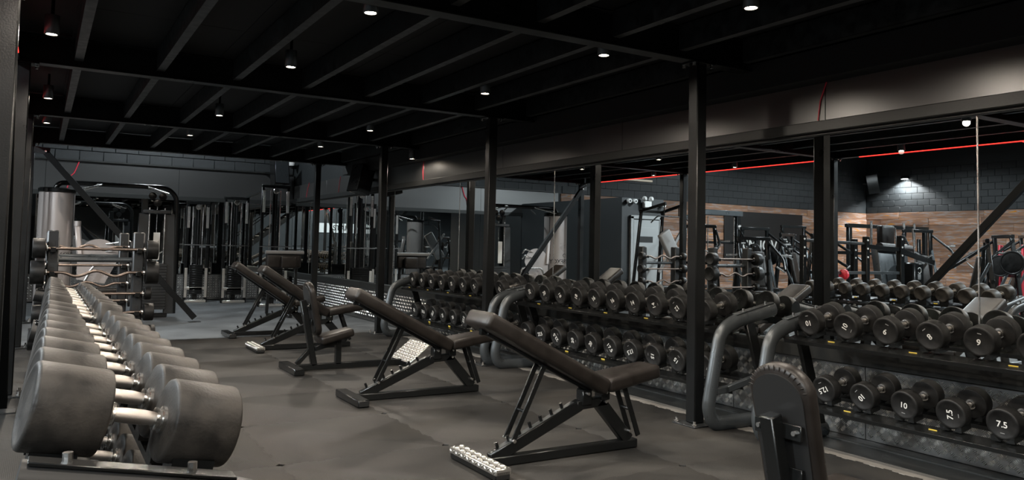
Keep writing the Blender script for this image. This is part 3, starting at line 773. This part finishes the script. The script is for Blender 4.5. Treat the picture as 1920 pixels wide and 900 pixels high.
for k, (x, z) in enumerate(((1.40, 2.05), (1.48, 1.93), (1.56, 2.04))): obj('pulley', M().lathe([(-.015, .045), (-.012, .062), (0, .052), (.012, .062), (.015, .045)], 20, 'y', (x, -.02, z)), K['black'], t)
obj('cable', M().cyl((1.48, -.02, 1.04), (1.48, -.02, 2.0), .005, 6), K['chrome'], t)
# lat arm and tan cam plates beside the shroud
camp = [(.30*math.cos(a*PI/14), .30*math.sin(a*PI/14)) for a in range(15)]+[(-.3, -.35), (.1, -.42)]
obj('cam_plate', M().prism(camp, .014, lambda a, b, h: (a+.62, -.20+h, b+1.0), .0), K['shroud'], t)
obj('cam_arm', M().bar((.36, -.22, .95), (.30, -.18, 1.52), .06, .09, .02).cyl((.30, -.18, 1.50), (.30, -.18, 1.58), .05, 18), K['shroud'], t)
obj('press_arm', M().tube(fillet([(.40, -.30, .55), (.55, -.30, .88), (1.05, -.30, .88), (1.12, -.30, .55)], .08), .022, 10), K['chrome'], t)
for zz in (1.22, 1.10): obj('grip', M().tube(fillet([(.72, -.2, zz), (1.05, -.42, zz+.06), (1.12, -.42, zz-.03)], .04), .014, 8), K['chrome'], t)
obj('base', M().box((.75, 0, .035), (1.9, .12, .07), .01), K['black'], t)
obj('seat_pad', cushion(.36, .34, .08, .03), K['vinyl'], t, (.78, -.32, .48)); obj('seat_post', M().box((.78, -.32, .22), (.08, .08, .44), .01), K['black'], t)

def tread_strip(w_, h_):
    m = M().box((0, 0, 0), (w_, .012, h_), .001); n = int(h_/.05)
    for i in range(n):
        for j in (-1, 1):
            R = Matrix.Rotation(j*PI/4*(1 if i % 2 else -1), 3, 'Y'); m.box((j*w_*.22, -.006, (i+.5)*h_/n-h_/2), (.032, .008, .012), .002, R)
    return m
strip_t = tread_strip(.055, .45).mesh('tread_strip', K['treadbright'])
strip_b = tread_strip(.055, .62).mesh('tread_strip', K['treadbright'])
def cable_station(x, y, H, w_, label):
    t = thing('cable_column', label, 'gym machine', (x, y, GZ), 0, 'cable columns by the far mirror')
    for s in (-1, 1):
        obj('upright', M().box((s*w_/2, 0, H/2), (.06, .06, H), .006), K['black'], t)
        link('tread_strip', strip_t, t, (s*(w_/2-.02), -.038, H-.28)); link('tread_strip', strip_b, t, (s*(w_/2-.01), -.038, .42))
        obj('guide_rod', M().cyl((s*.10, 0, .1), (s*.10, 0, H-.05), .012, 8), K['chrome'], t)
    obj('top_beam', M().box((0, 0, H+.03), (w_+.06, .07, .06), .006), K['black'], t)
    obj('pulley', M().lathe([(-.015, .04), (-.012, .058), (0, .048), (.012, .058), (.015, .04)], 18, 'y', (0, -.05, H-.06)), K['chrome'], t)
    obj('cable', M().cyl((0, -.02, .7), (0, -.02, H), .005, 6), K['printblack'], t)
    st = M()
    for k in range(13): st.box((0, 0, .20+.048*k), (w_-.16, .14, .0465), .004)
    stuff(obj('weight_stack', st, K['black'], t))
    obj('cross_bar', M().cyl((-w_/2-.05, -.09, 1.22), (w_/2+.05, -.09, 1.22), .012, 8), K['chrome'], t)
    obj('centre_guide', M().box((0, .05, H/2), (.09, .05, H), .006), K['black'], t)
    o = obj('base_plate', tread_cover(.12, w_, .05, .045), K['treadbright'], t, (0, -.02, .03)); o = obj('shelf_plate', tread_cover(.10, w_, .05, .045), K['treadbright'], t, (0, -.02, .30))
    return t
cable_station(-2.17, 17.75, 2.08, .42, 'low cable column with tread plate strips by the far mirror')
cable_station(-1.45, 17.45, 2.20, .46, 'middle cable column with tread plate strips and open weight stack')
cable_station(-.92, 16.3, 2.42, .52, 'tallest cable column with tread plate strips in the far corner')
o = obj('cross_beam', M().bar((-1.25, 17.45, 2.24), (-.98, 16.38, 2.44), .05, .05, .004), K['black']); tag(o, 'sloping black tube joining the two taller cable columns', 'beam')

t = thing('seat_machine', 'black machine with a wide roller pad and small square pad', 'gym machine', (-1.25, 14.2, GZ))
obj('wide_pad', cushion(.62, .12, .26, .04), K['vinyl'], t, (0, .08, .98)); obj('square_pad', cushion(.28, .08, .22, .03), K['vinyl'], t, (.06, -.06, .96))
obj('roller', M().tube([(-.34, 0, 1.13), (.34, 0, 1.13)], .035, 14), K['greypad'], t)
obj('seat_pad', cushion(.42, .40, .09, .03), K['vinyl'], t, (.05, -.28, .52))
for s in (-1, 1): obj('upright', M().bar((s*.26, .1, .04), (s*.22, .1, 1.08), .05, .05, .005), K['black'], t)
obj('seat_post', M().bar((.05, -.26, .03), (.05, -.26, .48), .07, .07, .006), K['black'], t)
obj('base_beam', M().box((0, -.1, .03), (.62, .07, .055), .006).box((0, -.1, .03), (.07, .8, .055), .006), K['black'], t)

# ================================================================== MACHINES IN THE HALL (seen through the mirror)
def wplate(loc, r, t_, axis, label, red=False):
    m = M().lathe([(-t_/2, r*.28), (-t_/2, r*.74), (-t_/2+.008, r*.76), (-t_/2+.008, r*.90), (-t_/2, r*.92), (-t_/2+.004, r), (t_/2-.004, r), (t_/2, r*.92), (t_/2-.008, r*.88), (t_/2, r*.7), (t_/2, r*.2)], 32, axis)
    o = obj('weight_plate', m, K['red'] if red else K['rubber'], None, loc); tag(o, label, 'weight plate', 'loaded weight plates'); return o
def press_machine(loc, rz, label, H=1.75, redbits=False, wide=.9):
    t = thing('press_machine', label, 'gym machine', loc, rz, 'plate loaded press machines')
    for s in (-1, 1):
        obj('upright', M().bar((s*wide/2, .35, .03), (s*wide*.36, .20, H), .07, .07, .008), K['black'], t)
        obj('lever_arm', M().tube(fillet([(s*wide*.40, .22, H-.08), (s*wide*.56, -.25, H-.42), (s*wide*.45, -.55, H-.62)], .12), .028, 12), K['black'], t)
        obj('handle', M().cyl((s*wide*.45, -.55, H-.66), (s*wide*.22, -.58, H-.55), .017, 10), K['chrome'], t)
        obj('plate_peg', M().cyl((s*wide*.52, -.12, H-.34), (s*(wide*.52+.24), -.12, H-.34), .022, 10), K['chrome'], t)
        obj('foot', M().box((s*wide/2, .05, .03), (.07, .95, .06), .006), K['black'], t)
        obj('diagonal', M().bar((s*wide*.30, -.30, .06), (s*wide*.42, .24, H-.40), .05, .05, .005), K['frame'], t)
    obj('top_beam', M().box((0, .20, H), (wide*.85, .07, .07), .008), K['black'], t)
    obj('cross_beam', M().box((0, .28, H*.55), (wide*.95, .06, .06), .006), K['black'], t)
    obj('back_pad', cushion(.30, .09, .72, .03), K['vinyl'], t, (0, .02, .98), (math.radians(-12), 0, 0)); obj('seat_pad', cushion(.40, .38, .09, .03), K['vinyl'], t, (0, -.22, .52))
    obj('spine', M().bar((0, .10, .05), (0, .16, H*.9), .07, .07, .008), K['red'] if redbits else K['black'], t)
    obj('seat_post', M().bar((0, -.2, .03), (0, -.2, .48), .07, .07, .006), K['black'], t)
    return t
def at(x, y): return (x, y, GZ)
press_machine(at(-8.7, 12.1), .2, 'black press machine in front of the black banner', 1.85)
press_machine(at(-10.1, 12.3), -.3, 'black press machine with raised arms right of the banner', 1.75)
press_machine(at(-9.7, 8.0), 2.6, 'black press machine beside the leg press', 1.62)
press_machine(at(-11.5, 8.6), 2.2, 'black press machine next to the hall edge at the right', 1.75, True)
press_machine(at(-12.4, 10.6), .4, 'black press machine before the plank wall', 1.9)
press_machine(at(-7.35, 11.0), .5, 'black press machine nearest the deck edge before the closet', 1.6, False, .8)
press_machine(at(-9.0, 10.5), -.2, 'broad black press machine in the middle of the hall', 1.7, False, 1.1)
press_machine(at(-11.6, 13.4), .1, 'black press machine against the banner wall', 2.0, False, 1.0)
press_machine(at(-8.0, 13.3), .9, 'turned black press machine between the closet and the rig', 1.9)
press_machine(at(-13.6, 9.2), 2.4, 'far black press machine by the side wall', 1.8, True)
wplate((-8.28, 11.9, 1.30), .20, .05, 'x', 'black weight plate loaded on the press machine by the banner')
wplate((-9.55, 12.55, 1.24), .22, .05, 'x', 'black weight plate on the raised-arm press machine')
wplate((-10.45, 7.7, 1.22), .22, .05, 'x', 'black weight plate on the press beside the leg press')
wplate((-11.0, 8.2, 1.15), .21, .05, 'x', 'black weight plate on the press machine at the hall edge')
# lat pulldown before the closet
t = thing('lat_machine', 'lat pulldown machine with a long bar before the grey door', 'gym machine', at(-6.15, 12.7), 0)
for s in (-1, 1):
    obj('upright', M().bar((s*.36, .35, .03), (s*.30, .10, 2.15), .05, .06, .006), K['black'], t)
    obj('top_arm', M().bar((s*.30, .16, 2.13), (s*.26, -.62, 2.28), .045, .06, .006), K['black'], t)
obj('top_beam', M().box((0, .12, 2.14), (.66, .06, .06), .006), K['black'], t)
obj('lat_bar', M().tube(fillet([(-.55, -.5, 1.88), (-.38, -.5, 2.02), (.38, -.5, 2.02), (.55, -.5, 1.88)], .06), .014, 10), K['black'], t)
for s in (-1, 1): obj('hanger', M().cyl((s*.2, -.5, 2.02), (s*.2, -.5, 2.24), .012, 8), K['black'], t)
obj('incline_pad', cushion(.30, .12, .95, .03), K['greypad'], t, (-.30, -.20, 1.30), (math.radians(0), math.radians(32), 0))
obj('pad_frame', M().bar((-.02, -.12, .85), (-.62, -.12, 1.72), .05, .06, .006), K['greypad'], t)
obj('seat_pad', cushion(.4, .36, .09, .03), K['vinyl'], t, (.05, -.35, .55)); obj('seat_post', M().box((.05, -.3, .27), (.08, .08, .52), .008), K['black'], t)
obj('base_beam', M().box((0, 0, .03), (.76, .08, .06), .006).box((0, -.1, .03), (.08, .95, .06), .006), K['black'], t)
# cable rig with a canopy before the plank wall
t = thing('cable_rig', 'tall cable rig with a boxed top beam before the plank wall', 'gym machine', at(-9.7, 14.3), 0)
for s in (-1, 1):
    obj('tower', M().box((s*.62, 0, 1.15), (.14, .14, 2.3), .01), K['black'], t); obj('guide_rod', M().cyl((s*.46, -.05, .1), (s*.46, -.05, 2.2), .014, 8), K['chrome'], t)
    obj('pulley', M().lathe([(-.015, .05), (0, .07), (.015, .05)], 18, 'y', (s*.62, -.1, 1.95)), K['chrome'], t); obj('rope', M().cyl((s*.62, -.12, 1.2), (s*.60, -.12, 1.9), .012, 8), K['black'], t)
    obj('foot', M().box((s*.62, 0, .03), (.12, .9, .06), .008), K['black'], t)
obj('top_beam', M().box((0, 0, 2.30), (1.5, .18, .14), .015), K['frame'], t)
obj('outrigger', M().bar((.6, 0, 2.28), (1.35, -.1, 2.12), .12, .08, .008), K['frame'], t)
obj('cross_beam', M().box((0, .05, 1.55), (1.2, .06, .06), .006), K['black'], t)
# power rack nearest the deck edge
t = thing('power_rack', 'low black power rack with square posts and white bolts', 'gym machine', at(-6.75, 8.15), 0)
bl = M().cyl((0, -.008, 0), (0, .008, 0), .016, 8).mesh('bolt', K['white'])
for (px, py, h) in ((-.95, 0, 1.66), (0, 0, 1.62), (.95, .5, 1.62), (-.95, .9, 1.6), (0, 1.0, 1.62)):
    p = obj('post', M().box((px, py, h/2), (.11 if px < -.5 else .085, .085, h), .006), K['black'], t)
    for z in (h-.06, h-.20, h-.34): link('bolt', bl, p, (px+.02, py-.046, z))
obj('side_beam', M().bar((-.95, 0, 1.40), (-2.1, .1, 1.20), .05, .09, .005), K['black'], t); obj('side_beam', M().bar((0, 0, 1.46), (-.95, 0, 1.42), .05, .07, .005), K['black'], t)
obj('safety_bar', M().bar((-.95, 0, 1.02), (.95, 0, 1.02), .04, .05, .004), K['frame'], t)
obj('pull_bar', M().tube([(0, 0, 1.50), (.95, .5, 1.54)], .026, 12), K['frame'], t)
obj('rear_beam', M().bar((-.95, .9, 1.35), (0, 1.0, 1.35), .05, .06, .004), K['black'], t)
obj('base', M().box((0, .5, .03), (2.0, .08, .06), .006), K['black'], t)
# leg press with a big dark board
t = thing('leg_press', 'leg press with a large dark padded board and roller', 'gym machine', at(-9.3, 9.35), 0)
obj('board', cushion(.95, .16, 1.05, .03), K['frame'], t, (0, 0, .95), (math.radians(-8), 0, 0))
obj('roller', M().tube([(-.52, -.05, 1.44), (.48, -.05, 1.48)], .085, 18), K['vinyl'], t)
obj('head_pad', cushion(.42, .14, .38, .05), K['vinyl'], t, (.02, .12, 1.72))
for s in (-1, 1):
    obj('rail', M().bar((s*.45, .3, .05), (s*.40, .35, 1.55), .06, .06, .006), K['black'], t); obj('rod', M().cyl((s*.30, -.35, .3), (s*.28, -.25, 1.85), .015, 8), K['chrome'], t)
    obj('foot', M().box((s*.45, .05, .03), (.08, 1.1, .06), .006), K['black'], t)
obj('side_case', M().box((-.20, -.28, .62), (.34, .30, 1.14), .03), K['black'], t)
obj('case_logo', M().box((-.20, -.432, .92), (.10, .004, .11), .001), K['greypad'], t)
obj('case_emblem', M().tube(arc((0, 0), .055, .5, 5.6, 16, 'xz', 0), .008, 6), K['print'], t, (-.20, -.435, 1.04))
# frame gantry over the last machines
t = thing('gantry_frame', 'long black gantry frame before the plank wall', 'gym machine', at(-12.6, 11.6), .05)
for s in (-1, 1):
    obj('post', M().box((s*1.4, 0, .98), (.10, .10, 1.96), .008), K['black'], t); obj('foot', M().box((s*1.4, 0, .03), (.1, .9, .06), .006), K['black'], t)
obj('top_beam', M().box((0, 0, 2.0), (3.0, .10, .09), .008), K['black'], t)
for x in (-.9, -.5, .7): obj('hanger', M().cyl((x, -.06, 1.5), (x, -.06, 2.12), .03, 10), K['chrome'], t)
obj('mid_beam', M().box((0, 0, 1.35), (2.8, .06, .07), .006), K['black'], t)
wplate((-6.1, 8.10, .98), .085, .05, 'x', 'small red weight plate on the power rack', True)
# bench-type machine low in the hall
t = thing('plate_machine', 'black curved-frame machine with a round guard at the hall edge', 'gym machine', at(-8.6, 6.2), 0)
obj('guard', M().tube(arc((0, .62), .62, math.radians(10), math.radians(150), 18, 'xz', 0), .045, 12), K['black'], t)
for s in (-1, 1): obj('rail', M().bar((s*.55, .1, .05), (s*.30, .1, 1.18), .05, .05, .005), K['frame'], t)
obj('bar', M().cyl((-.5, -.05, 1.05), (.6, -.05, 1.07), .018, 10), K['chrome'], t)
obj('base', M().box((0, .05, .03), (1.3, .3, .06), .008), K['black'], t); obj('pad', cushion(.6, .35, .1, .03), K['vinyl'], t, (0, -.1, .55)); obj('pad_post', M().box((0, -.05, .27), (.1, .1, .5), .008), K['black'], t)

# ================================================================== SMALL FITTINGS
def speaker(loc, rz, tilt, label, sz=(.36, .34, .58), arm=.12):
    t = thing('loudspeaker', label, 'speaker', loc, rz)
    g = M().prism([(-sz[0]/2, -sz[1]/2), (sz[0]/2, -sz[1]/2), (sz[0]*.30, sz[1]/2), (-sz[0]*.30, sz[1]/2)], sz[2], lambda a, b, h: (a, b, h), .012)
    obj('cabinet', g, K['black'], t, (0, 0, 0), (tilt, 0, 0)); obj('grille', M().box((0, -sz[1]/2-.004, 0), (sz[0]*.9, .01, sz[2]*.92), .004), K['frame'], t, (0, 0, 0), (tilt, 0, 0))
    obj('bracket', M().bar((0, .1, 0), (0, sz[1]/2+arm, .02), .06, .05, .006), K['black'], t)
    return t
speaker((-.52, 17.75, 2.86), .25, math.radians(-8), 'grey black loudspeaker high in the far corner', arm=.40)
speaker((-.26, 13.05, 2.42), -PI/2+.25, math.radians(-14), 'black loudspeaker under the ledger by the third column', (.34, .30, .50), arm=.12)
speaker((-21.1, 17.85, 3.9), -.9, math.radians(-10), 'black loudspeaker high on the hall wall left of the lamp', (.4, .36, .7))
t = thing('dome_camera', 'white dome camera under the far corner ledge', 'camera', (-.12, 18.10, 3.10))
obj('mount', M().box((0, .11, .05), (.08, .22, .05), .006), K['white'], t)
obj('body', M().lathe([(.06, .085), (.0, .085), (-.03, .07)], 24, 'z'), K['white'], t); obj('dome', M().lathe([(-.03, .062), (-.06, .052), (-.085, .03), (-.092, .008)], 20, 'z'), K['printblack'], t)
t = thing('emergency_light', 'white twin-head emergency light above the grey door', 'light', (-6.98, CYF-.07, 2.36))
obj('case', M().box((0, 0, 0), (.22, .09, .15), .012), K['white'], t)
for s in (-1, 1): obj('lamp_head', M().lathe([(-.05, .03), (-.02, .055), (.02, .058), (.026, .045)], 18, 'y', (s*.10, -.03, .13)), K['white'], t)
for k, (x, y, z, w_) in enumerate(((-6.45, CYF-.06, 2.42, 'left corner'), (-6.62, CYF-.06, 2.42, 'left of the emergency light'), (-7.48, CYF-.06, 2.36, 'right corner'))):
    t = thing('security_camera', f'small white security camera on the closet wall, {w_}', 'camera', (x, y, z), 0, 'white security cameras on the closet')
    obj('body', M().lathe([(-.05, .028), (-.045, .05), (.02, .055), (.045, .045), (.05, .03)], 18, 'y'), K['white'], t); obj('eye', M().lathe([(-.056, .022), (-.05, .025)], 14, 'y'), K['printblack'], t)
# banner on the planks with big pale letters
t = thing('banner', 'black banner with big pale letters on the plank wall', 'banner', (-15.9, YF-.075, 1.85))
obj('sheet', M().box((0, 0, 0), (3.8, .03, 1.6), .004), K['printblack'], t)
link('lettering', text_mesh('IN VOLM!A', .52, K['print'], depth=.004), t, (.0, -.018, -.32), (PI/2, 0, 0))
# sign on the wall behind the lens, seen twice mirrored
t = thing('wall_sign', 'long white sign with black capitals on the rear wall', 'sign', (-10.2, YB+.03, 2.2))
obj('board', M().box((0, 0, 0), (3.6, .03, .55), .004), K['white'], t); link('lettering', text_mesh('START', .42, K['printblack'], depth=.003), t, (0, .019, 0), (PI/2, 0, PI))
# red cables down the header panels
for k, (p0, p1, w_) in enumerate((((-.03, 3.78, 2.60), (-.03, 3.86, 2.31), 'right of the nearest column'), ((-.03, 11.0, 2.60), (-.03, 11.0, 2.31), 'under the small header lamp'), ((-.03, 14.9, 2.62), (-.03, 15.0, 2.30), 'past the third column'), ((-.03, 17.0, 2.62), (-.03, 17.2, 2.30), 'nearest the far corner'))):
    mid = ((p0[0]+p1[0])/2, (p0[1]+p1[1])/2+.02, (p0[2]+p1[2])/2)
    tag(obj('red_cable', M().tube([p0, mid, p1], .0045, 6), K['redcable']), f'thin red cable down the mirror wall header, {w_}', 'cable', 'red cables on the headers')
tag(obj('red_cable', M().tube([(-4.42, YF-.03, 2.86), (-4.50, YF-.03, 2.62), (-4.56, YF-.03, 2.56), (-4.62, YF-.03, 2.26)], .012, 6), K['redcable']), 'thin red cable down the far wall header above the shroud', 'cable', 'red cables on the headers')
# conduit and plank strip high in the hall
tag(obj('timber_batten', M().box((-6.9, 15.2, 3.05), (2.6, .12, .05), .006), K['tan']), 'pale timber batten high beside the closet', 'batten')
# staircase behind the lens
t = thing('staircase', 'open black steel staircase with white step edges behind the lens', 'staircase', (-2.4, -3.2, GZ), PI)
for s in (-1, 1):
    obj('stringer', M().bar((0, s*.5, .1), (3.6, s*.5, 2.9), .05, .22, .006), K['black'], t); obj('handrail', M().tube([(0, s*.5, 1.0), (3.6, s*.5, 3.8)], .022, 8), K['black'], t)
    for k in range(5): obj('baluster', M().cyl((.2+.8*k, s*.5, .25+.62*k), (.2+.8*k, s*.5, 1.15+.62*k), .012, 6), K['black'], t)
for k in range(14):
    o = obj('step', M().box((.15+.257*k, 0, .2*(k+1)), (.27, .95, .035), .004), K['black'], t); obj('nosing', M().box((.02+.257*k, 0, .2*(k+1)+.012), (.03, .94, .022), .003), K['print'], o)
